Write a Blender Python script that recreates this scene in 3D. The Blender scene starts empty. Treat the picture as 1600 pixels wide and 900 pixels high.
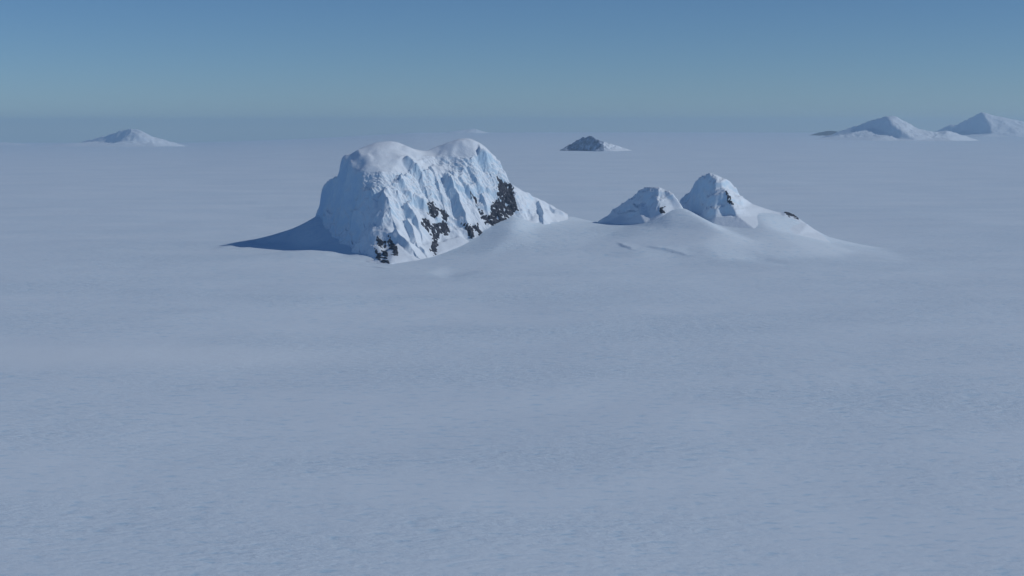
import bpy, math
import numpy as np
from mathutils import Vector
from mathutils.geometry import delaunay_2d_cdt

scene = bpy.context.scene
COL = scene.collection

# ------------------------------------------------------------------ camera
F = 2222.0            # focal length in pixels of the 1600 px wide photograph (50 mm lens)
CAM_Z = 500.0         # flying height over the snow plain, metres
HORIZON = 203.0
PITCH = math.atan((450.0 - HORIZON) / F)
cam_data = bpy.data.cameras.new("camera")
cam_data.lens = 36.0 * F / 1600.0
cam_data.sensor_width = 36.0
cam_data.clip_start = 1.0
cam_data.clip_end = 400000.0
camera = bpy.data.objects.new("camera", cam_data)
COL.objects.link(camera)
camera.location = (0.0, 0.0, CAM_Z)
camera.rotation_euler = (math.pi / 2 - PITCH, 0.0, 0.0)
scene.camera = camera

# ------------------------------------------------------------------ sky, sun, exposure
SUN_AZ, SUN_EL = 100.0, 34.5      # clockwise from the viewing direction (+Y); above the horizon
world = bpy.data.worlds.new("World")
scene.world = world
world.use_nodes = True
wn = world.node_tree
sky = wn.nodes.new("ShaderNodeTexSky")
sky.sky_type = 'NISHITA'
sky.sun_disc = False
sky.sun_elevation = math.radians(SUN_EL)
sky.sun_rotation = math.radians(SUN_AZ)
sky.altitude = 500.0
sky.air_density = 0.78
sky.dust_density = 0.0
sky.ozone_density = 9.0
background = wn.nodes['Background']
wn.links.new(sky.outputs[0], background.inputs[0])
background.inputs[1].default_value = 0.086

sun_data = bpy.data.lights.new("sun", 'SUN')
sun_data.energy = 2.95
sun_data.angle = math.radians(0.55)
sun_data.color = (1.0, 0.885, 0.80)
sun = bpy.data.objects.new("sun", sun_data)
COL.objects.link(sun)
az, el = math.radians(SUN_AZ), math.radians(SUN_EL)
TO_SUN = Vector((math.sin(az) * math.cos(el), math.cos(az) * math.cos(el), math.sin(el)))
sun.rotation_euler = TO_SUN.to_track_quat('Z', 'Y').to_euler()
sun.location = (3000.0, 1000.0, 3000.0)

scene.view_settings.view_transform = 'Standard'
scene.view_settings.look = 'None'
scene.view_settings.gamma = 1.0
scene.view_settings.exposure = -0.44
scene.view_settings.use_white_balance = True
scene.view_settings.white_balance_temperature = 6350.0
scene.view_settings.white_balance_tint = 6.0
scene.render.engine = 'CYCLES'
scene.cycles.use_denoising = True
scene.cycles.max_bounces = 6
scene.cycles.diffuse_bounces = 3
scene.cycles.volume_bounces = 1

# ------------------------------------------------------------------ helpers
def world_pt(u, v, y):
    """The point at depth y seen at photograph pixel (u, v)."""
    a, b = (u - 800.0) / F, (450.0 - v) / F
    fy = math.cos(PITCH) + math.sin(PITCH) * b
    fz = -math.sin(PITCH) + math.cos(PITCH) * b
    return (a * y / fy, y, CAM_Z + fz * y / fy)

def to_pixel(x, y, z):
    dz = z - CAM_Z
    depth = y * math.cos(PITCH) - dz * math.sin(PITCH)
    up = y * math.sin(PITCH) + dz * math.cos(PITCH)
    return 800.0 + F * x / depth, 450.0 - F * up / depth

_rng = np.random.default_rng(7)
_PERM = np.concatenate([_rng.permutation(256)] * 3)
_ANG = _rng.random(256) * 2 * np.pi
_GX, _GY = np.cos(_ANG), np.sin(_ANG)

def perlin(x, y, seed=0):
    x = np.asarray(x, float) + seed * 37.17
    y = np.asarray(y, float) + seed * 91.73
    xi, yi = np.floor(x).astype(int), np.floor(y).astype(int)
    fx, fy = x - xi, y - yi
    xi &= 255
    yi &= 255
    u = fx * fx * fx * (fx * (fx * 6 - 15) + 10)
    v = fy * fy * fy * (fy * (fy * 6 - 15) + 10)
    def g(ix, iy, dx, dy):
        h = _PERM[_PERM[ix & 255] + (iy & 255)]
        return _GX[h] * dx + _GY[h] * dy
    a = g(xi, yi, fx, fy)
    b = g(xi + 1, yi, fx - 1, fy)
    c = g(xi, yi + 1, fx, fy - 1)
    d = g(xi + 1, yi + 1, fx - 1, fy - 1)
    return 1.5 * ((a + u * (b - a)) * (1 - v) + (c + u * (d - c)) * v)

def fbm(x, y, octaves=4, seed=0, gain=0.5):
    s, a = 0.0, 1.0
    for k in range(octaves):
        s = s + a * perlin(x * 2 ** k, y * 2 ** k, seed + k * 3)
        a *= gain
    return s

def ridged(x, y, octaves=4, seed=0, gain=0.5):
    s, a = 0.0, 1.0
    for k in range(octaves):
        s = s + a * (1 - np.abs(perlin(x * 2 ** k, y * 2 ** k, seed + k * 3)) * 1.6)
        a *= gain
    return s

def smoothstep(a, b, x):
    t = np.clip((x - a) / (b - a), 0, 1)
    return t * t * (3 - 2 * t)

def blur(a, sigma):
    """Gaussian blur of a 2D array, sigma in cells."""
    if sigma < 0.3:
        return a
    r = int(math.ceil(sigma * 3))
    k = np.exp(-0.5 * (np.arange(-r, r + 1) / sigma) ** 2)
    k /= k.sum()
    for axis in (0, 1):
        pad = [(0, 0), (0, 0)]
        pad[axis] = (r, r)
        p = np.pad(a, pad, mode='edge')
        n = a.shape[axis]
        out = np.zeros_like(a)
        for i in range(2 * r + 1):
            out += k[i] * (p[i:i + n, :] if axis == 0 else p[:, i:i + n])
        a = out
    return a

class Field:
    """Height on a regular grid, row = y, column = x."""
    def __init__(self, x0, x1, y0, y1, step):
        self.x0, self.y0, self.step = x0, y0, step
        self.xs = np.arange(x0, x1 + step * 0.5, step)
        self.ys = np.arange(y0, y1 + step * 0.5, step)
        self.X, self.Y = np.meshgrid(self.xs, self.ys)
        self.H = np.full(self.X.shape, -500.0)
    def sample(self, x, y, A=None, outside=None):
        A = self.H if A is None else A
        fx = (np.asarray(x, float) - self.x0) / self.step
        fy = (np.asarray(y, float) - self.y0) / self.step
        cx = np.clip(fx, 0, len(self.xs) - 1.001)
        cy = np.clip(fy, 0, len(self.ys) - 1.001)
        i, j = cx.astype(int), cy.astype(int)
        a, b = cx - i, cy - j
        r = (A[j, i] * (1 - a) + A[j, i + 1] * a) * (1 - b) + (A[j + 1, i] * (1 - a) + A[j + 1, i + 1] * a) * b
        if outside is not None:
            inside = (fx >= 0) & (fy >= 0) & (fx <= len(self.xs) - 1) & (fy <= len(self.ys) - 1)
            r = np.where(inside, r, outside)
        return r
    def tin(self, pts, chains=()):
        """Triangulated surface through 3D points; chains are runs of point numbers kept as edges."""
        edges = [(c[i], c[i + 1]) for c in chains for i in range(len(c) - 1)]
        res = delaunay_2d_cdt([Vector((p[0], p[1])) for p in pts], edges, [], 0, 0.01)
        vs = np.array([[v[0], v[1]] for v in res[0]])
        zs = []
        for k, orig in enumerate(res[3]):
            if orig:
                zs.append(pts[orig[0]][2])
            else:           # where two chains cross: nearest given point
                d = [(p[0] - vs[k, 0]) ** 2 + (p[1] - vs[k, 1]) ** 2 for p in pts]
                zs.append(pts[int(np.argmin(d))][2])
        for t in res[2]:
            (ax, ay), (bx, by), (cx, cy) = vs[t[0]], vs[t[1]], vs[t[2]]
            det = (by - cy) * (ax - cx) + (cx - bx) * (ay - cy)
            if abs(det) < 1e-6:
                continue
            i0 = max(0, int((min(ax, bx, cx) - self.x0) / self.step))
            i1 = min(len(self.xs), int((max(ax, bx, cx) - self.x0) / self.step) + 2)
            j0 = max(0, int((min(ay, by, cy) - self.y0) / self.step))
            j1 = min(len(self.ys), int((max(ay, by, cy) - self.y0) / self.step) + 2)
            if i0 >= i1 or j0 >= j1:
                continue
            X, Y = self.X[j0:j1, i0:i1], self.Y[j0:j1, i0:i1]
            a = ((by - cy) * (X - cx) + (cx - bx) * (Y - cy)) / det
            b = ((cy - ay) * (X - cx) + (ax - cx) * (Y - cy)) / det
            c = 1 - a - b
            m = (a >= -1e-6) & (b >= -1e-6) & (c >= -1e-6)
            self.H[j0:j1, i0:i1] = np.where(m, a * zs[t[0]] + b * zs[t[1]] + c * zs[t[2]], self.H[j0:j1, i0:i1])
    def hit(self, u, v, y_near, y_far):
        """First point of the surface met by the sight line through a photograph pixel."""
        ys = np.arange(y_near, y_far, self.step)
        p = np.array([world_pt(u, v, 1.0)])
        x = p[0, 0] * ys
        z = CAM_Z + (p[0, 2] - CAM_Z) * ys
        h = self.sample(x, ys, outside=-500.0)
        k = np.argmax(h >= z) if np.any(h >= z) else int(np.argmin(z - h))
        return x[k], ys[k]

def line_dist(X, Y, pts):
    """Distance to a polyline, signed side (+ = right of travel) and position 0..1 along it."""
    best = np.full(X.shape, 1e9)
    side = np.zeros(X.shape)
    along = np.zeros(X.shape)
    seg = [math.dist(pts[i], pts[i + 1]) for i in range(len(pts) - 1)]
    total, run = sum(seg), 0.0
    for i in range(len(pts) - 1):
        (ax, ay), (bx, by) = pts[i], pts[i + 1]
        dx, dy = bx - ax, by - ay
        t = np.clip(((X - ax) * dx + (Y - ay) * dy) / (dx * dx + dy * dy + 1e-9), 0, 1)
        d = np.hypot(X - ax - t * dx, Y - ay - t * dy)
        m = d < best
        best = np.where(m, d, best)
        side = np.where(m, np.sign((X - ax) * dy - (Y - ay) * dx), side)
        along = np.where(m, (run + t * seg[i]) / total, along)
        run += seg[i]
    return best, side, along

def in_poly(u, v, poly):
    """Signed-ish inside distance (pixels, positive inside) to a polygon."""
    inside = np.zeros(u.shape, bool)
    n = len(poly)
    d = np.full(u.shape, 1e9)
    for i in range(n):
        (ax, ay), (bx, by) = poly[i], poly[(i + 1) % n]
        cond = ((ay > v) != (by > v)) & (u < (bx - ax) * (v - ay) / ((by - ay) if by != ay else 1e-9) + ax)
        inside ^= cond
        dx, dy = bx - ax, by - ay
        t = np.clip(((u - ax) * dx + (v - ay) * dy) / (dx * dx + dy * dy + 1e-9), 0, 1)
        d = np.minimum(d, np.hypot(u - ax - t * dx, v - ay - t * dy))
    return np.where(inside, d, -d)

def streaks(field, H, length, seed, scale):
    """Noise drawn out along the fall line: grooves that run straight down the slope."""
    gy, gx = np.gradient(blur(H, 9), field.step)
    n = np.hypot(gx, gy) + 1e-6
    gx, gy = gx / n, gy / n
    src = perlin(field.X / scale, field.Y / scale, seed) + 0.5 * perlin(field.X / scale * 2.1, field.Y / scale * 2.1, seed + 5)
    acc = np.zeros_like(H)
    for sgn in (1, -1):
        px, py = field.X.copy(), field.Y.copy()
        for k in range(length):
            acc += field.sample(px, py, src)
            dx, dy = field.sample(px, py, gx), field.sample(px, py, gy)
            px = px + sgn * dx * field.step * 1.5
            py = py + sgn * dy * field.step * 1.5
    acc /= acc.std() + 1e-9
    return acc

def rugged(X, Y, scale, seed):
    """Broken relief: sharp ribs and rounded hollows, pushed about by a slow noise so that no rib runs straight."""
    wx_ = X + 0.45 * scale * fbm(X / scale / 1.3, Y / scale / 1.3, 3, seed + 20)
    wy_ = Y + 0.45 * scale * fbm(X / scale / 1.3, Y / scale / 1.3, 3, seed + 30)
    return ridged(wx_ / scale, wy_ / scale, 4, seed, 0.5) - 1.1

def mesh_object(name, verts, faces, material, parent=None, normals=None):
    me = bpy.data.meshes.new(name)
    me.vertices.add(len(verts))
    me.vertices.foreach_set("co", np.asarray(verts, np.float32).ravel())
    nf = len(faces)
    me.loops.add(nf * 4)
    me.polygons.add(nf)
    me.loops.foreach_set("vertex_index", np.asarray(faces, np.int32).ravel())
    me.polygons.foreach_set("loop_start", np.arange(0, nf * 4, 4, dtype=np.int32))
    me.update(calc_edges=True)
    me.polygons.foreach_set("use_smooth", np.ones(nf, bool))
    me.materials.append(material)
    if normals is not None:
        me.normals_split_custom_set_from_vertices(normals)
    me.update()
    o = bpy.data.objects.new(name, me)
    COL.objects.link(o)
    if parent is not None:
        o.parent = parent
    return o

def grid_object(name, X, Y, Z, keep, material, parent=None, origin=(0, 0, 0), normals=None):
    """Quads of a grid where keep (per cell) holds, as one mesh."""
    rows, cols = X.shape
    idx = np.arange(rows * cols).reshape(rows, cols)
    f = np.stack([idx[:-1, :-1], idx[:-1, 1:], idx[1:, 1:], idx[1:, :-1]], -1)[keep]
    used = np.unique(f)
    remap = np.full(rows * cols, -1)
    remap[used] = np.arange(len(used))
    v = np.stack([X.ravel()[used] - origin[0], Y.ravel()[used] - origin[1], Z.ravel()[used] - origin[2]], -1)
    n = None if normals is None else normals.reshape(-1, 3)[used]
    return mesh_object(name, v, remap[f], material, parent, n)

def field_normals(X, Y, Z):
    gy_x, gx_x = np.gradient(X)
    gy_y, gx_y = np.gradient(Y)
    gy_z, gx_z = np.gradient(Z)
    n = np.cross(np.stack([gx_x, gx_y, gx_z], -1), np.stack([gy_x, gy_y, gy_z], -1))
    return n / (np.linalg.norm(n, axis=-1, keepdims=True) + 1e-12)

def cells_any(m):
    return m[:-1, :-1] | m[:-1, 1:] | m[1:, 1:] | m[1:, :-1]

def thing(name, label, category, loc, group=None):
    o = bpy.data.objects.new(name, None)
    COL.objects.link(o)
    o.location = loc
    o["label"] = label
    o["category"] = category
    if group:
        o["group"] = group
    return o

# ------------------------------------------------------------------ materials
def new_mat(name):
    m = bpy.data.materials.new(name)
    m.use_nodes = True
    nt = m.node_tree
    b = nt.nodes['Principled BSDF']
    b.inputs['Specular IOR Level'].default_value = 0.15
    return m, nt, b

def noise_node(nt, coord, scale, detail=4.0, rough=0.5, vec_scale=None):
    n = nt.nodes.new("ShaderNodeTexNoise")
    n.inputs['Scale'].default_value = scale
    n.inputs['Detail'].default_value = detail
    n.inputs['Roughness'].default_value = rough
    if vec_scale:
        mp = nt.nodes.new("ShaderNodeMapping")
        mp.inputs['Scale'].default_value = vec_scale
        nt.links.new(coord, mp.inputs['Vector'])
        nt.links.new(mp.outputs[0], n.inputs['Vector'])
    else:
        nt.links.new(coord, n.inputs['Vector'])
    return n

def ramp_node(nt, src, stops):
    r = nt.nodes.new("ShaderNodeValToRGB")
    e = r.color_ramp.elements
    while len(e) < len(stops):
        e.new(0.5)
    for k, (p, c) in enumerate(stops):
        e[k].position = p
        e[k].color = (*c, 1.0)
    nt.links.new(src, r.inputs[0])
    return r

def bump_node(nt, height, strength, distance, prev=None):
    b = nt.nodes.new("ShaderNodeBump")
    b.inputs['Strength'].default_value = strength
    b.inputs['Distance'].default_value = distance
    nt.links.new(height, b.inputs['Height'])
    if prev is not None:
        nt.links.new(prev.outputs[0], b.inputs['Normal'])
    return b

def plain_material():
    """Wind-packed snow with sastrugi: long low ridges in drifts."""
    m, nt, b = new_mat("wind_packed_snow")
    pos = nt.nodes.new("ShaderNodeNewGeometry").outputs['Position']
    big = noise_node(nt, pos, 0.0022, 5, 0.55, (0.45, 1.0, 1.0))
    mid = noise_node(nt, pos, 0.07, 5, 0.62, (0.5, 1.0, 1.0))
    col = ramp_node(nt, mid.outputs[0], [(0.32, (0.51, 0.70, 0.86)), (0.44, (0.65, 0.79, 0.91)), (0.7, (0.68, 0.81, 0.92))])  # hollows of the sastrugi tinted darker: relief shade put into the colour
    tone = ramp_node(nt, big.outputs[0], [(0.36, (1.0, 1.0, 1.0)), (0.64, (0.92, 0.95, 0.97))])
    mix = nt.nodes.new("ShaderNodeMixRGB")
    mix.blend_type = 'MULTIPLY'
    mix.inputs[0].default_value = 1.0
    nt.links.new(col.outputs[0], mix.inputs[1])
    nt.links.new(tone.outputs[0], mix.inputs[2])
    nt.links.new(mix.outputs[0], b.inputs['Base Color'])
    # patches where the sastrugi are deep, patches where fresh snow has filled them
    patch = ramp_node(nt, big.outputs[0], [(0.40, (0.15,) * 3), (0.62, (1.0,) * 3)])
    # a tongue of fresh smooth drift snow lying over the crust
    mp = nt.nodes.new("ShaderNodeMapping")
    mp.vector_type = 'TEXTURE'
    mp.inputs['Location'].default_value = (-830.0, 3200.0, 0.0)
    mp.inputs['Rotation'].default_value = (0.0, 0.0, math.radians(-4.0))
    mp.inputs['Scale'].default_value = (900.0, 230.0, 1000.0)
    warp = noise_node(nt, pos, 0.006, 4, 0.6)
    wv = nt.nodes.new("ShaderNodeVectorMath")
    wv.operation = 'MULTIPLY_ADD'
    nt.links.new(warp.outputs['Color'], wv.inputs[0])
    wv.inputs[1].default_value = (160.0, 120.0, 0.0)
    nt.links.new(pos, wv.inputs[2])
    nt.links.new(wv.outputs[0], mp.inputs['Vector'])
    gr = nt.nodes.new("ShaderNodeTexGradient")
    gr.gradient_type = 'SPHERICAL'
    nt.links.new(mp.outputs[0], gr.inputs[0])
    fresh = ramp_node(nt, gr.outputs['Fac'], [(0.0, (0.0,) * 3), (0.7, (1.0,) * 3)])
    mixf = nt.nodes.new("ShaderNodeMixRGB")
    nt.links.new(fresh.outputs[0], mixf.inputs[0])
    nt.links.new(mix.outputs[0], mixf.inputs[1])
    mixf.inputs[2].default_value = (0.69, 0.825, 0.935, 1.0)
    nt.links.new(mixf.outputs[0], b.inputs['Base Color'])
    mul = nt.nodes.new("ShaderNodeMath")
    mul.operation = 'MULTIPLY'
    nt.links.new(mid.outputs[0], mul.inputs[0])
    calm = nt.nodes.new("ShaderNodeMath")
    calm.operation = 'MULTIPLY_ADD'
    nt.links.new(fresh.outputs[0], calm.inputs[0])
    calm.inputs[1].default_value = -0.8
    calm.inputs[2].default_value = 1.0
    keepb = nt.nodes.new("ShaderNodeMath")
    keepb.operation = 'MULTIPLY'
    nt.links.new(patch.outputs[0], keepb.inputs[0])
    nt.links.new(calm.outputs[0], keepb.inputs[1])
    nt.links.new(keepb.outputs[0], mul.inputs[1])
    b1 = bump_node(nt, mul.outputs[0], 1.0, 4.0)
    nt.links.new(b1.outputs[0], b.inputs['Normal'])
    b.inputs['Roughness'].default_value = 0.75
    return m

def snow_material(name, tint=(0.70, 0.82, 0.93), ice=(0.52, 0.71, 0.87), ice_low=0.12, ice_high=0.44, bump=1.2):
    """Snow that turns to bluish ice where the ground is steep and broken; the steepest walls are toned darker to deepen their shade."""
    m, nt, b = new_mat(name)
    geo = nt.nodes.new("ShaderNodeNewGeometry")
    pos = geo.outputs['Position']
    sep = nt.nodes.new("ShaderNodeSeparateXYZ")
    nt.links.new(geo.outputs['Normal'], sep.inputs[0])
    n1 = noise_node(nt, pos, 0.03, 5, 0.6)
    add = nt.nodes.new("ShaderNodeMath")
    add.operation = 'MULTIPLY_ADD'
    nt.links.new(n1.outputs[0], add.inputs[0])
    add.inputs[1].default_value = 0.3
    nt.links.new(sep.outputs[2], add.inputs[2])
    r = ramp_node(nt, add.outputs[0], [(ice_low, (0.36, 0.57, 0.81)), (ice_low + 0.25, ice), (ice_high + 0.2, tint)])  # first stop deepens the shade of the steepest walls through colour
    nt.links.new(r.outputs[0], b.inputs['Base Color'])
    n2 = noise_node(nt, pos, 0.12, 6, 0.6)
    b1 = bump_node(nt, n2.outputs[0], 1.0, bump)
    nt.links.new(b1.outputs[0], b.inputs['Normal'])
    b.inputs['Roughness'].default_value = 0.6
    return m

def rock_material():
    m, nt, b = new_mat("dark_rock")
    pos = nt.nodes.new("ShaderNodeNewGeometry").outputs['Position']
    n1 = noise_node(nt, pos, 0.08, 6, 0.65)
    r = ramp_node(nt, n1.outputs[0], [(0.3, (0.018, 0.025, 0.042)), (0.5, (0.042, 0.052, 0.076)), (0.72, (0.13, 0.145, 0.175))])
    nt.links.new(r.outputs[0], b.inputs['Base Color'])
    b1 = bump_node(nt, n1.outputs[0], 1.0, 4.0)
    nt.links.new(b1.outputs[0], b.inputs['Normal'])
    b.inputs['Roughness'].default_value = 0.9
    return m

def shaded_dusted_material():
    """Dark blue-grey rock under a thin broken dusting of snow."""
    m, nt, b = new_mat("shaded_dusted_rock")
    pos = nt.nodes.new("ShaderNodeNewGeometry").outputs['Position']
    n1 = noise_node(nt, pos, 0.012, 6, 0.65)
    r_ = ramp_node(nt, n1.outputs[0], [(0.32, (0.05, 0.075, 0.13)), (0.52, (0.22, 0.31, 0.45)), (0.70, (0.64, 0.75, 0.88))])
    nt.links.new(r_.outputs[0], b.inputs['Base Color'])
    b.inputs['Roughness'].default_value = 0.9
    return m

M_DUSTED_SHADED = shaded_dusted_material()
M_PLAIN = plain_material()
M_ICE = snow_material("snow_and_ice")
M_ROCK = rock_material()
M_FAR = snow_material("far_snow", ice_low=0.2, ice_high=0.55, bump=2.0)

# ------------------------------------------------------------------ snow plain with the aprons and drifts round the nunataks
APRON = Field(-1800, 1900, 4300, 7300, 8.0)
APRON.H[:] = 0.0
apron_px = [
    # drift ramp behind the left foot of the massif
    (357, 382, 6180), (390, 375, 6150), (420, 367, 6130), (450, 357, 6120), (480, 343, 6110), (497, 331, 6110), (525, 320, 6110),
    (480, 372, 5920), (450, 379, 6000), (420, 384, 6060), (500, 388, 5800), (520, 392, 5720), (545, 400, 5640),
    (480, 390, 5860), (520, 401, 5560), (520, 350, 6000), (540, 364, 5890), (558, 380, 5755), (572, 398, 5570),
    # wind scoop and apron along the foot of the sunlit face
    (584, 407, 5500), (610, 411, 5430), (680, 399, 5600), (745, 374, 5760), (765, 357, 5830), (806, 337, 5900),
    (640, 408, 5440), (700, 415, 5280), (760, 395, 5480), (800, 365, 5720), (700, 428, 5080), (800, 400, 5400), (760, 420, 5140),
    (840, 357, 5880), (886, 347, 6030), (888, 335, 6140), (850, 336, 6120), (822, 345, 5930), (830, 380, 5620), (860, 405, 5320),
    # saddle
    (910, 341, 6150), (910, 360, 5900), (900, 390, 5500), (900, 418, 5170),
    # apron of the dome
    (930, 349, 6200), (945, 350, 6130), (960, 350, 6060), (985, 352, 5980), (1008, 354, 5890), (1000, 346, 5960), (1040, 331, 5930), (1066, 322, 5960),
    (1066, 322, 6060), (1100, 345, 5800), (1125, 364, 5650), (1150, 385, 5500), (1190, 411, 5320), (1000, 370, 5700), (1000, 388, 5450),
    (1050, 402, 5350), (1050, 360, 5760), (1060, 420, 5120), (1100, 382, 5480), (1120, 407, 5260), (950, 370, 5780), (950, 400, 5380), (1000, 405, 5300),
    # hollow in front of the peak and its broad skirt
    (1095, 346, 6020), (1125, 345, 6020), (1150, 339, 6040), (1135, 362, 5850), (1180, 381, 5600), (1200, 402, 5380),
    (1165, 318, 6130), (1195, 328, 6120), (1228, 333, 6120), (1248, 341, 6100), (1262, 351, 6080), (1280, 364, 6050), (1298, 379, 5950),
    (1200, 356, 5860), (1190, 340, 6000), (1250, 388, 5560), (1220, 409, 5310), (1300, 430, 4890), (1300, 404, 5450), (1250, 422, 5030),
    (1340, 396, 5640), (1390, 404, 5490), (1345, 388, 5850),
]
apron_pts = [world_pt(*p) for p in apron_px]
apron_pts += [(-560, 6050, 120), (-300, 6050, 150), (-100, 6100, 170), (600, 6200, 100), (880, 6260, 120)]
apron_pts += [(x, 6420, 10) for x in range(-1000, 1100, 150)]
apron_pts += [(x, 6600, 0) for x in range(-1700, 1900, 200)]
apron_pts += [(x, 7290, 0) for x in range(-1790, 1900, 300)]
apron_pts += [(x, 4310, 0) for x in range(-1790, 1900, 300)] + [(x, 4650, 0) for x in range(-1700, 1900, 300)]
apron_pts += [(-1790, y, 0) for y in range(4500, 7300, 250)] + [(1890, y, 0) for y in range(4500, 7300, 250)]
apron_pts += [(-1450, y, 0) for y in range(4500, 7300, 250)]
apron_pts += [(x, 5050, 0) for x in (-1200, -900, -600, -300)] + [(-900, 5400, 0), (-1150, 5500, 0), (-1250, 5900, 0)]
apron_pts += [(1600, 6100, 0), (1560, 5700, 0), (1500, 5400, 0), (1400, 5100, 0), (1480, 6350, 0)]
APRON.tin(apron_pts)
soft = blur(APRON.H, 4.5)
APRON.H = blur(APRON.H, 2.0) * 0.5 + soft * 0.5

def far_rise(x, y):
    """The ice sheet climbs gently with distance to a broad crest that makes the skyline."""
    ux = 800.0 + F * x / np.maximum(y, 1.0)
    crest = np.interp(ux, [-2000, 300, 480, 650, 1000, 1250, 1450, 1600, 4000], [223.5, 223, 217, 207, 206.5, 207, 209, 209, 209])
    c = (9.0 / 70.0) ** 1.1
    y0 = np.clip(y, 9000.0, 70000.0)
    t = ((9000.0 / y0) ** 1.1 - c) / (1.0 - c)
    flat = HORIZON + F * CAM_Z / 9000.0
    v = crest + (flat - crest) * t
    z = CAM_Z - (v - HORIZON) / F * y0
    return z * smoothstep(8500.0, 11000.0, y) - 0.02 * np.maximum(y - 72000.0, 0.0)

CREVASSES = [([(966, 381), (975, 386), (990, 392)], 10.0), ([(1008, 387), (1030, 391), (1050, 396), (1078, 403)], 11.0), ([(1048, 390), (1062, 396)], 6.0), ([(560, 414), (585, 415), (606, 418)], 6.0)]
CREVASSES = [([APRON.hit(u, v, 4500, 6400) for u, v in pts], a) for pts, a in CREVASSES]

def crevasse_lips(x, y):
    """Upturned lips of the crevasses on the aprons: steep on the left, smooth on the right."""
    out = np.zeros(np.shape(x))
    m = (np.abs(x) < 1000) & (y > 4800) & (y < 6000)
    X, Y = np.asarray(x)[m], np.asarray(y)[m]
    add_ = np.zeros(X.shape)
    wob = 5.0 * perlin(X / 40, Y / 40, 97)
    for line, a in CREVASSES:
        d, side, t = line_dist(X + wob, Y, line)
        prof = np.where(side > 0, np.clip(1 - d / 9.0, 0, 1), np.clip(1 - d / 60.0, 0, 1) ** 1.6)
        add_ = np.maximum(add_, 0.6 * a * prof * np.sin(np.pi * np.clip(t, 0.02, 0.98)) ** 0.6)
    out[m] = add_
    return out

def ground_height(x, y):
    g = APRON.sample(x, y, outside=0.0)
    g = np.where(np.abs(g) < 1e-3, 0.0, g)
    dist = np.hypot(x, y)
    near = smoothstep(500, 1500, dist)
    und = 9.0 * fbm(x / 1500.0, y / 1100.0, 3, 11) + 1.2 * fbm(x / 260.0, y / 180.0, 3, 23)
    und = und * near * (1 - smoothstep(15000, 60000, dist))
    back = np.where(y > 0, 1.0, 0.0)
    return g + und + far_rise(x, np.maximum(y, 1.0)) * back + crevasse_lips(x, y)

def spread(lo, hi, fine_lo, fine_hi, fine, grow):
    mid = list(np.arange(fine_lo, fine_hi + fine * 0.5, fine))
    a, s = [], fine
    p = mid[-1]
    while p < hi:
        s *= grow
        p += s
        a.append(p)
    b, s = [], fine
    p = mid[0]
    while p > lo:
        s *= grow
        p -= s
        b.append(p)
    return np.array(b[::-1] + mid + a)

gx = spread(-110000, 110000, -1400, 1500, 6.0, 1.045)
gy = spread(-30000, 110000, 4700, 6700, 6.0, 1.02)
GX, GY = np.meshgrid(gx, gy)
GZ = ground_height(GX, GY)
ground = grid_object("snow_plain", GX, GY, GZ, np.ones((GX.shape[0] - 1, GX.shape[1] - 1), bool), M_PLAIN)
ground["kind"] = "structure"

# ------------------------------------------------------------------ the great double-topped nunatak
MASS = Field(-960, 240, 5340, 6640, 2.0)
K = {}
mass_px = []
def add(name, pts):
    K[name] = list(range(len(mass_px), len(mass_px) + len(pts)))
    mass_px.extend(pts)
add('sky', [(497, 333, 6110), (500, 303, 6090), (504, 285, 6070), (514, 277, 6060), (524, 274, 6045), (529, 274, 6020), (533, 248, 5990), (543, 238, 5990), (560, 231, 5995),
            (580, 223, 6010), (600, 219, 6010), (625, 221, 6020), (645, 231, 6040), (665, 237, 6060), (673, 231, 6080), (690, 222, 6090), (715, 214, 6090),
            (732, 212, 6090), (748, 217, 6085), (765, 230, 6075), (778, 246, 6060), (786, 263, 6045), (797, 283, 6020), (804, 297, 6000), (808, 322, 5955)])
add('tail', [(797, 287, 6050), (830, 305, 6080), (850, 314, 6100), (870, 325, 6120), (889, 335, 6140)])
add('tail_front', [(815, 326, 5960), (835, 330, 5990), (845, 355, 5895), (822, 343, 5930), (864, 340, 6020)])
add('corner', [(545, 259, 5915), (557, 269, 5860), (567, 283, 5810), (578, 297, 5775), (577, 312, 5770), (586, 330, 5715), (582, 350, 5670), (583, 372, 5605), (584, 407, 5500)])
add('shadow', [(520, 288, 6030), (540, 283, 5950), (540, 305, 5920), (515, 305, 6050), (550, 330, 5845), (520, 340, 5980), (540, 372, 5790), (520, 376, 5870), (560, 364, 5725), (500, 345, 6070),
               (577, 409, 5465), (560, 404, 5580), (540, 398, 5690), (520, 391, 5800), (500, 382, 5930)])
add('dome_a', [(539, 253, 5955), (548, 246, 5960), (560, 248, 5925), (590, 240, 5925), (590, 258, 5855), (615, 235, 5960), (625, 250, 5900), (650, 248, 5980), (572, 266, 5845)])
add('dome_b', [(700, 236, 6040), (725, 228, 6040), (745, 232, 6040), (735, 246, 6000), (700, 252, 6000), (680, 248, 6020), (762, 250, 6030)])
add('face', [(600, 285, 5790), (640, 285, 5840), (680, 280, 5920), (720, 275, 5950), (755, 275, 5990), (780, 280, 6010),
             (600, 315, 5720), (640, 315, 5775), (680, 315, 5840), (720, 315, 5880), (755, 310, 5920), (785, 310, 5965),
             (600, 350, 5640), (640, 350, 5690), (680, 350, 5755), (720, 345, 5815), (750, 335, 5860), (780, 330, 5915),
             (620, 380, 5560), (650, 380, 5610), (685, 375, 5690), (720, 367, 5760)])
add('foot', [(584, 409, 5470), (610, 413, 5410), (645, 406, 5470), (682, 401, 5580), (725, 380, 5710), (748, 378, 5745), (768, 362, 5805), (795, 345, 5880), (812, 335, 5935), (850, 357, 5910), (888, 347, 6040)])
mass_pts = [world_pt(*p) for p in mass_px]
ridge = K['sky'] + []
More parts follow.
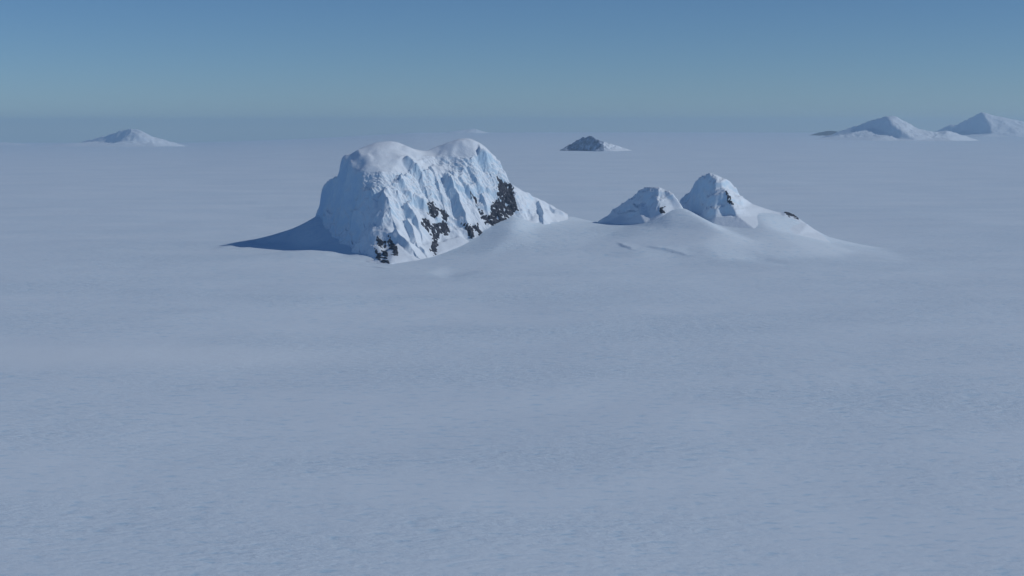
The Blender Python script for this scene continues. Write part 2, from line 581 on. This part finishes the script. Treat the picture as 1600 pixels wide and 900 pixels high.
mass_pts += [(-735, 6035, 285), (-725, 6065, 275), (-700, 6130, 290), (-765, 6110, 255), (-815, 6115, 215), (-650, 6120, 365), (-780, 6260, 120), (-640, 6230, 260), (-540, 6180, 350), (-430, 6230, 300), (-330, 6240, 300), (-200, 6220, 330), (-90, 6180, 280), (10, 6160, 200)]
mass_pts += [(-930, 6200, -40), (-950, 6600, -60), (-600, 6450, -40), (-300, 6450, -40), (0, 6420, -40), (200, 6300, -40), (235, 6635, -60), (-955, 5345, -80), (235, 5345, -80), (235, 5800, -60),
              (-700, 5345, -80), (-400, 5345, -80), (-100, 5420, -80), (-880, 5750, -60), (-760, 5560, -60), (-955, 6000, -60), (60, 5650, -40), (-120, 5560, -70)]
MASS.tin(mass_pts, [K['sky'], K['corner'], K['tail']])
H0 = MASS.H.copy()
H0 = blur(H0, 4.0) * 0.45 + blur(H0, 1.2) * 0.55
top_soft = smoothstep(345, 385, blur(H0, 6)) * smoothstep(-715, -655, MASS.X)
H0 = H0 * (1 - top_soft) + (blur(H0, 9.0) + 6.0) * top_soft
MASS.H = H0

# fins of wind-packed ice on the sunlit face: crest lines traced down the face, steep on their left side
fins = [  # points, height, width of the steep side, width of the gentle side
    ([(630, 250), (645, 268), (660, 284), (664, 297)], 20, 20, 70),
    ([(621, 284), (632, 297), (646, 319)], 16, 16, 55),
    ([(627, 320), (640, 338), (650, 350), (656, 366)], 22, 20, 60),
    ([(632, 338), (641, 356), (648, 372), (651, 381)], 16, 16, 40),
    ([(642, 309), (655, 318), (666, 329)], 16, 18, 50),
    ([(690, 276), (705, 300), (715, 318), (725, 342), (731, 354)], 30, 30, 60),
    ([(713, 278), (725, 295), (739, 317)], 16, 18, 45),
    ([(612, 363), (625, 379), (643, 394)], 16, 18, 50),
    ([(592, 308), (607, 325), (614, 346)], 18, 24, 60),
    ([(750, 300), (757, 318), (763, 334)], 12, 14, 40),
    ([(668, 262), (680, 285), (690, 310)], 12, 14, 45),
    ([(728, 262), (742, 285), (752, 305)], 12, 14, 45),
    ([(745, 245), (758, 258), (763, 272)], 16, 18, 40),
    ([(655, 386), (664, 398)], 8, 10, 25),
    ([(835, 308), (846, 322), (849, 348)], 14, 18, 40),
    ([(855, 318), (866, 330), (884, 338)], 8, 12, 25),
]
R = np.zeros_like(H0)
wx = MASS.X + 6.0 * fbm(MASS.X / 60, MASS.Y / 60, 3, 41)
wy = MASS.Y + 6.0 * fbm(MASS.X / 60, MASS.Y / 60, 3, 47)
for pts, a, wl, wr in fins:
    line = [MASS.hit(u, v, 5350, 6250) for u, v in pts]
    d, side, t = line_dist(wx, wy, line)
    # travelling down the face with the camera below: left in the picture is right of travel in plan
    left = side > 0
    prof = np.where(left, np.clip(1 - d / wl, 0, 1) ** 1.2, np.clip(1 - d / (1.35 * wr), 0, 1) ** 1.4)
    taper = smoothstep(0.0, 0.25, t) * (1 - 0.5 * smoothstep(0.8, 1.0, t))
    R = np.maximum(R, 1.9 * a * prof * taper)
H1 = H0 + R
gy_, gx_ = np.gradient(blur(H0, 4), MASS.step)
slope = np.hypot(gx_, gy_)
steep = smoothstep(0.75, 1.25, slope)
patchy = smoothstep(-0.35, 0.45, fbm(MASS.X / 110, MASS.Y / 110, 3, 53))
pu, pv = to_pixel(MASS.X, MASS.Y, H0)
lit = smoothstep(-0.15, 0.15, (-gx_ * TO_SUN.x - gy_ * TO_SUN.y) / (slope + 1e-3))
flute = streaks(MASS, H0, 16, 3, 18.0)
flute2 = streaks(MASS, H0, 9, 9, 8.0)
# relief drawn on the walls themselves (along the strike and up the wall), so that it is not drawn out down the slope
S_FACE = 0.82 * MASS.X + 0.57 * MASS.Y + 0.55 * H0
S_WALL = -0.47 * MASS.X + 0.88 * MASS.Y - 0.25 * H0
T_UP = 1.35 * H0
def on_walls(make):
    return lit * make(S_FACE, T_UP) + (1 - lit) * make(S_WALL, T_UP)
ribs = rugged(S_FACE, 0.42 * T_UP, 62.0, 59) * lit
rough = on_walls(lambda a, b: rugged(a, b, 90.0, 61))
fine = on_walls(lambda a, b: rugged(a, b, 34.0, 67))
serac_zone = smoothstep(-6, 10, np.minimum(np.minimum(pv - 250, 315 - pv), np.minimum(pu - 555, 790 - pu)))
blocks = np.abs(perlin(S_FACE / 24, T_UP / 20, 71)) + 0.6 * np.abs(perlin(S_FACE / 11, T_UP / 10, 75))
edge = 312.0 + 70.0 * smoothstep(-470, -330, MASS.X)
calm = 1.0 - 0.92 * smoothstep(edge - 15, edge + 20, H0)
steep = steep * calm
H1 = H1 + steep * ((10.0 - 2.0 * lit) * rough + (2.5 + lit) * fine + 7.0 * ribs)
H1 = H1 + steep * (0.3 + 0.7 * lit) * (0.1 + 0.55 * patchy) * (flute + 0.6 * flute2)
# ice cliffs where the summit snow breaks off, and ledges lower down
for level, jump, wander, sd in ((325.0, 9.0, 14.0, 5), (215.0, 9.0, 60.0, 15), (120.0, 7.0, 50.0, 25)):
    lv = (edge - 8.0 if level > 300 else level) + wander * fbm(MASS.X / 130, MASS.Y / 130, 3, sd + 40)
    strength = smoothstep(-0.5, 0.4, fbm(MASS.X / 90, MASS.Y / 90, 2, sd + 44)) * smoothstep(0.5, 0.9, slope) * (calm if level < 300 else 1.0)
    H1 = H1 + jump * strength * np.tanh((H1 - lv) / 9.0)
H1 = H1 + steep * serac_zone * (9.0 * blocks - 3.5)
H1 = H1 + 0.8 * fbm(MASS.X / 40, MASS.Y / 40, 4, 81) + (1 - steep) * 2.5 * fbm(MASS.X / 110, MASS.Y / 60, 3, 83)
MASS.H = H1
G_M = ground_height(MASS.X, MASS.Y)
keep_v = H1 > G_M - 8.0
keep = cells_any(keep_v)
N_M = field_normals(MASS.X, MASS.Y, H1)
massif = thing("double_topped_nunatak", "largest snow mountain with two rounded tops, dark rock patches and a long blue shadow", "mountain", (-420.0, 5900.0, 0.0))
ORIG = (-420.0, 5900.0, 0.0)
cell = lambda A: 0.25 * (A[:-1, :-1] + A[:-1, 1:] + A[1:, 1:] + A[1:, :-1])
cu, cv, cx_, cy_, cs = cell(pu), cell(pv), cell(MASS.X), cell(MASS.Y), cell(slope)
cz = cell(H1)
tail_c = keep & (cx_ > 5 + 0.0 * cy_) & (cy_ > 5940) & (cz < 300)
dome_a = keep & ~tail_c & (cz > 335 + 20 * perlin(cx_ / 60, cy_ / 60, 5)) & (cx_ < -375)
dome_b = keep & ~tail_c & (cz > 355 + 20 * perlin(cx_ / 60, cy_ / 60, 6)) & (cx_ >= -375)
body = keep & ~tail_c & ~dome_a & ~dome_b
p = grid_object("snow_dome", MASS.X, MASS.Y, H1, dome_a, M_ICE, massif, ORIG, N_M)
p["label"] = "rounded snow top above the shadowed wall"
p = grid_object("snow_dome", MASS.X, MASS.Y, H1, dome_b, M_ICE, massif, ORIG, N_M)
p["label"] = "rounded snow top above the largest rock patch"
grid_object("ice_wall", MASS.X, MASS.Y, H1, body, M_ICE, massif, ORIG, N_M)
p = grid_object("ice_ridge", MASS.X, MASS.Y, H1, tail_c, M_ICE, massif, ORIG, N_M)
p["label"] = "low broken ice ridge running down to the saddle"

def outcrop(field, H, poly, parent, origin, cover=0.0, height=7.0, seed=0, facing=None, clump=13.0, grain=None, rough=14.0, coords=None):
    """Rock that stands proud of the ice inside a traced outline; it dips under the snow between the ledges."""
    u, v = to_pixel(field.X, field.Y, H)
    polys = poly if isinstance(poly[0], list) else [poly]
    d = in_poly(u, v, polys[0])
    for q in polys[1:]:
        d = np.maximum(d, in_poly(u, v, q))
    a_, b_ = coords if coords is not None else (0.8 * field.X + 0.6 * field.Y + 0.5 * H, 1.3 * H)
    n = fbm(a_ / clump, b_ / clump, 4, seed, 0.5)
    if grain is not None:
        n = n + 0.22 * grain
    r = ridged(a_ / rough, b_ / rough, 3, seed + 9)
    off = np.clip(d / 3.5, -2.0, 0.8) * 0.8 - cover + n * 0.75
    z = H + height * np.clip(off, -1.2, 0.45) + np.where(off > 0, 0.4 * rough * (r - 0.9), 0.0)
    m = (off > -0.7) & (d > -8)
    if facing is not None:
        m &= facing
    k = cells_any(m)
    return grid_object("rock_outcrop", field.X, field.Y, z, k, M_ROCK, parent, origin)

GRAIN = streaks(MASS, H0, 9, 15, 9.0)
front = gy_ > 0.02
ROCK_FOOT = [[(597, 390), (606, 393), (608, 412), (597, 411)], [(607, 367), (615, 377), (622, 396), (616, 402), (610, 392), (605, 380)],
             [(586, 367), (593, 369), (601, 380), (597, 390), (590, 382)], [(585, 384), (595, 396), (597, 409), (586, 404)], [(600, 376), (606, 384), (603, 392), (598, 386)]]
ROCK_MIDDLE = [[(668, 317), (676, 315), (682, 326), (686, 332), (685, 340), (676, 339), (669, 333)], [(686, 327), (694, 329), (702, 337), (698, 346), (690, 340)],
               [(658, 349), (663, 340), (670, 345), (676, 355), (672, 363), (664, 358)], [(671, 352), (684, 350), (692, 344), (699, 350), (703, 362), (697, 370), (690, 363), (684, 367), (673, 365)],
               [(673, 365), (687, 364), (684, 380), (680, 399), (672, 391), (676, 378)]]
ROCK_SMALL = [[(723, 349), (731, 350), (739, 357), (740, 371), (737, 375), (729, 368)], [(738, 354), (747, 352), (754, 362), (751, 368), (744, 362)], [(744, 373), (751, 373), (750, 378), (744, 377)]]
ROCK_NOSE = [[(776, 276), (787, 284), (802, 290), (805, 311), (810, 329), (801, 334), (788, 348), (772, 358), (762, 350), (750, 339), (766, 336), (767, 322), (775, 313), (778, 299)]]
ROCK_STREAK = [[(736, 300), (741, 306), (747, 320), (743, 319), (738, 309)], [(745, 322), (751, 328), (757, 338), (751, 336)]]
for polys, cover, high, sd in ((ROCK_FOOT, 0.18, 5.0, 101), (ROCK_MIDDLE, 0.05, 6.0, 113), (ROCK_SMALL, 0.0, 6.0, 127), (ROCK_NOSE, 0.12, 7.0, 131), (ROCK_STREAK, 0.1, 5.0, 139)):
    outcrop(MASS, H1, polys, massif, ORIG, cover, high, sd, front, 15.0, GRAIN, 14.0, (S_FACE, T_UP))

# ------------------------------------------------------------------ dome beside the peak
def small_mountain(name, label, bounds, pts_px, chains, back, step, blur_cells, amp, seed, rocks=(), part='snow_slope'):
    f = Field(*bounds, step)
    pts = [world_pt(*p) for p in pts_px] + list(back)
    f.tin(pts, chains)
    H = blur(f.H, blur_cells) * 0.5 + blur(f.H, blur_cells * 0.4) * 0.5
    f.H = H
    gyy, gxx = np.gradient(blur(H, 3), step)
    s = np.hypot(gxx, gyy)
    st = smoothstep(0.45, 0.95, s)
    fl = streaks(f, H, 18, seed, 16.0)
    st = st * smoothstep(8, 60, H - ground_height(f.X, f.Y))
    H = H + st * (0.5 * fl + amp * rugged(f.X - 0.35 * f.Y + 0.3 * H, 1.3 * H + 0.5 * f.Y, 95.0, seed + 2) + 0.35 * amp * rugged(f.X - 0.35 * f.Y, 1.3 * H + 0.5 * f.Y, 36.0, seed + 3)) + 0.6 * fbm(f.X / 40, f.Y / 40, 4, seed + 4)
    f.H = H
    g = ground_height(f.X, f.Y)
    keep = cells_any(H > g - 6.0)
    base = ((bounds[0] + bounds[1]) / 2, (bounds[2] + bounds[3]) / 2, 0.0)
    t = thing(name, label, "mountain", base)
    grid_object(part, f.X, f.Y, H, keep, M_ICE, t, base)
    for poly, cover, hh, sd in rocks:
        outcrop(f, H, poly, t, base, cover, hh, sd, gyy > 0.0, 12.0)
    return f, t

dome_px = [(930, 348, 6300), (945, 338, 6260), (960, 325, 6210), (985, 308, 6120), (1000, 296, 6070), (1012, 291, 6035), (1030, 291, 6010), (1045, 297, 5990), (1058, 308, 5975), (1066, 321, 5960),
           (990, 318, 6055), (999, 334, 5975), (1010, 353, 5890), (975, 335, 6080), (960, 342, 6130), (985, 352, 5980), (945, 347, 6200),
           (1004, 312, 6025), (1012, 328, 5985), (1016, 342, 5930), (1020, 302, 6000), (1028, 318, 5955), (1036, 333, 5915), (1043, 312, 5980), (1052, 322, 5962), (1055, 332, 5935)]
dome_back = [(360, 6385, -40), (450, 6380, 0), (520, 6300, 80), (600, 6280, 60), (700, 6250, 40), (760, 6150, 40), (310, 6050, -40), (330, 5900, -40), (420, 5800, -40), (560, 5780, -20), (680, 5800, -10), (760, 5850, 0), (790, 6000, 0), (310, 6390, -60), (850, 6390, -60), (310, 5610, -60), (850, 5610, -60), (540, 6120, 180), (620, 6110, 200)]
small_mountain("snow_dome_nunatak", "small rounded snow hill with a blue shaded side, next to the pointed peak", (310, 850, 5610, 6390), dome_px, [list(range(10)), [4, 10, 11, 12], [5, 20, 21, 22]], dome_back, 3.0, 2.0, 13.0, 201,
               [([(1031, 325), (1036, 324), (1039, 331), (1033, 333)], -0.1, 4.0, 211)])

peak_px = [(1062, 310, 6330), (1082, 293, 6250), (1087, 281, 6200), (1095, 275, 6160), (1106, 268, 6115), (1120, 273, 6110), (1135, 280, 6115), (1150, 293, 6125), (1165, 310, 6135), (1175, 318, 6135), (1195, 325, 6130), (1220, 332, 6125), (1230, 330, 6125), (1248, 340, 6105), (1262, 350, 6085), (1280, 363, 6055), (1299, 379, 5950),
           (1116, 276, 6085), (1128, 285, 6065), (1134, 299, 6030), (1143, 321, 5985), (1152, 337, 5950),
           (1090, 300, 6170), (1075, 315, 6230), (1108, 296, 6085), (1100, 322, 6080), (1116, 316, 6020), (1118, 338, 5985), (1095, 345, 6040), (1080, 335, 6150), (1130, 322, 6010), (1135, 338, 5985),
           (1150, 310, 6060), (1162, 325, 6040), (1175, 338, 6000), (1195, 352, 5930), (1215, 370, 5780), (1220, 345, 6060), (1250, 365, 5930), (1185, 362, 5830)]
peak_back = [(700, 6480, -20), (820, 6400, 80), (900, 6380, 80), (1000, 6300, 60), (1150, 6280, 20), (1300, 6150, -30), (660, 6100, 10), (700, 5950, 10), (800, 5800, 0), (900, 5680, -10), (1050, 5600, -20), (1250, 5750, -20), (1390, 5900, -40), (840, 6230, 220), (920, 6240, 180), (640, 6490, -60), (1450, 6490, -60), (640, 5510, -60), (1450, 5510, -60)]
small_mountain("pointed_nunatak", "pointed snow peak with a shaded blue face and a long bright descending ridge", (640, 1450, 5510, 6490), peak_px, [list(range(17)), [4, 17, 18, 19, 20, 21]], peak_back, 3.0, 1.6, 15.0, 301,
               [([(1136, 297), (1140, 304), (1146, 322), (1138, 317), (1133, 305)], 0.1, 5.0, 311), ([(1224, 331), (1232, 328), (1249, 337), (1247, 341), (1232, 338)], 0.0, 4.0, 317)])

# ------------------------------------------------------------------ distant nunataks
def far_mountain(name, label, y, sky_line, depth, seed, amp, front_pts=(), corner=None, dark=0.0, step=None, material=None, tail_from=None, group="distant mountains along the skyline"):
    """A distant ridge: skyline at depth y, falling away in front and behind."""
    k = y / 27000.0
    depth, amp = depth * k, amp * k
    pts = [world_pt(u, v, y + off * k) for u, v, off in sky_line]
    xs = [q[0] for q in pts]
    x0, x1 = min(xs) - depth * 0.6, max(xs) + depth * 0.6
    f = Field(x0, x1, y - depth * 1.3, y + depth * 1.3, step or (x1 - x0) / 240.0)
    n = len(pts)
    for u, v, off in front_pts:
        pts.append(world_pt(u, v, y + off * k))
    g = ground_height(f.X, f.Y)
    lo = float(f.sample(np.mean(xs), y, g))
    for n_ in range(9):
        x = x0 + (x1 - x0) * n_ / 8
        for yy in (f.y0 + 1, f.ys[-1] - 1):
            pts.append((x, yy, float(f.sample(x, yy, g)) - 60))
    for x in (x0 + 1, x1 - 1):
        pts.append((x, y, float(f.sample(x, y, g)) - 60))
    f.tin(pts, [list(range(n))])
    H = blur(f.H, 1.6)
    sc = (x1 - x0) / 16.0
    rel = np.clip((H - g) / (80.0 * k), 0, 1)
    H = H + rel * amp * (ridged(f.X / sc, f.Y / sc, 5, seed, 0.55) - 1.3)
    keep = cells_any(H > g - 25.0)
    base = ((x0 + x1) / 2, y, float(np.mean(g)))
    t = thing(name, label, "mountain", base, group)
    if tail_from is not None:
        uu, _ = to_pixel(f.X, f.Y, H)
        tail = keep & (uu[:-1, :-1] > tail_from)
        keep = keep & ~tail
        q = grid_object("snow_tail", f.X, f.Y, H, tail, M_FAR, t, base)
        q["label"] = "low bright snow tail beside the dark rock"
    grid_object("rock_slope" if material else "snow_slope", f.X, f.Y, H, keep, material or M_FAR, t, base)
    outs = (f, H, t, base)
    return outs

far_mountain("white_ridge_nunatak", "distant bright white mountain standing alone on the skyline, left of the big mountain", 50000,
             [(90, 227, 1300), (130, 219, 950), (160, 212, 600), (185, 204, 250), (205, 200, 0), (220, 203, -60), (235, 212, -130), (250, 222, -220), (262, 228, -260)], 700, 401, 15,
             [(150, 221, 550), (170, 217, 330), (190, 213, 20), (204, 208, -120), (165, 223, 250), (178, 224, 0), (190, 221, -250), (205, 222, -350), (215, 212, -250), (235, 223, -350), (225, 210, -180)])
far_mountain("low_dark_nunatak", "faint low dark hill on the skyline at the photo's left edge", 56000,
             [(-40, 228, 300), (-15, 224, 150), (8, 222, 0), (25, 224, -150), (45, 229, -300)], 500, 411, 8)
far_mountain("faint_blue_nunatak", "tiny faint blue hill on the skyline just above the big mountain's second top", 66000,
             [(700, 208, 300), (715, 204, 150), (728, 202, 0), (740, 201, -50), (747, 204, -150), (752, 208, -250)], 400, 421, 8)
far_mountain("dark_pyramid_nunatak", "small dark blue rocky peak alone on the plain behind the gap between mountains", 25500,
             [(884, 230, 470), (890, 226, 390), (897, 221, 310), (903, 218, 260), (910, 213, 160), (915, 214, 120), (922, 211, 0), (932, 218, -150), (941, 228, -330), (948, 235, -450), (966, 237.5, -620), (990, 239.5, -800)], 420, 431, 22,
             [(897, 231, 200), (910, 235, 20), (925, 236, -200), (915, 223, 60), (928, 226, -160), (903, 226, 190)], material=M_DUSTED_SHADED, tail_from=943)
far_mountain("white_shoulder_nunatak", "distant pale mountain with a bright sunlit shoulder, beside the dark blue peak on the skyline", 42000,
             [(1270, 211, 1500), (1300, 206, 1200), (1330, 198, 850), (1355, 189, 480), (1384, 181, 0), (1400, 181, -40), (1418, 191, -80), (1435, 201, -120), (1460, 206, -160), (1480, 203, -160), (1496, 214, -300), (1508, 223, -450)], 900, 441, 15,
             [(1392, 192, -230), (1408, 204, -480), (1432, 219, -800), (1370, 200, 60), (1345, 207, 350), (1385, 210, -280), (1405, 217, -600), (1455, 217, -600), (1480, 216, -480)])
far_mountain("dark_blue_nunatak", "distant blue shaded peak cut by the photo's right edge, with a white far side", 55000,
             [(1476, 202, 900), (1488, 193, 700), (1496, 193, 620), (1518, 181, 260), (1532, 174, 0), (1545, 177, -40), (1560, 181, -80), (1600, 190, -160), (1660, 205, -300), (1720, 214, -400)], 700, 451, 15,
             [(1540, 186, -180), (1546, 198, -360), (1550, 209, -560), (1500, 206, 330), (1520, 207, 20), (1535, 208, -250), (1580, 200, -450), (1600, 207, -600)])
far_mountain("dark_lens_nunatak", "low dark smudge-like hill at the foot of the pale mountain on the skyline", 55000,
             [(1262, 212, 500), (1280, 207, 250), (1298, 204, 0), (1310, 206, -150), (1322, 213, -300)], 300, 461, 8, material=M_ROCK)

# ------------------------------------------------------------------ haze
def haze_box():
    m = bpy.data.materials.new("thin_haze")
    m.use_nodes = True
    nt = m.node_tree
    for n in list(nt.nodes):
        if n.type == 'BSDF_PRINCIPLED':
            nt.nodes.remove(n)
    pv_ = nt.nodes.new("ShaderNodeVolumePrincipled")
    pv_.inputs['Color'].default_value = (0.66, 0.87, 1.0, 1.0)
    pv_.inputs['Density'].default_value = HAZE
    pv_.inputs['Anisotropy'].default_value = 0.5
    nt.links.new(pv_.outputs[0], nt.nodes['Material Output'].inputs['Volume'])
    x0, x1, y0, y1 = gx[0] - 500, gx[-1] + 500, gy[0] - 500, gy[-1] + 500
    z0, z1 = float(GZ.min()) - 100.0, HAZE_TOP
    v = [(x, y, z) for z in (z0, z1) for y in (y0, y1) for x in (x0, x1)]
    fs = [(0, 2, 3, 1), (4, 5, 7, 6), (0, 1, 5, 4), (2, 6, 7, 3), (0, 4, 6, 2), (1, 3, 7, 5)]
    o = mesh_object("haze", v, fs, m)
    o.data.polygons.foreach_set("use_smooth", np.zeros(6, bool))
    o["kind"] = "stuff"
    return o

HAZE = 0.000013
HAZE_TOP = 1300.0
haze_box()
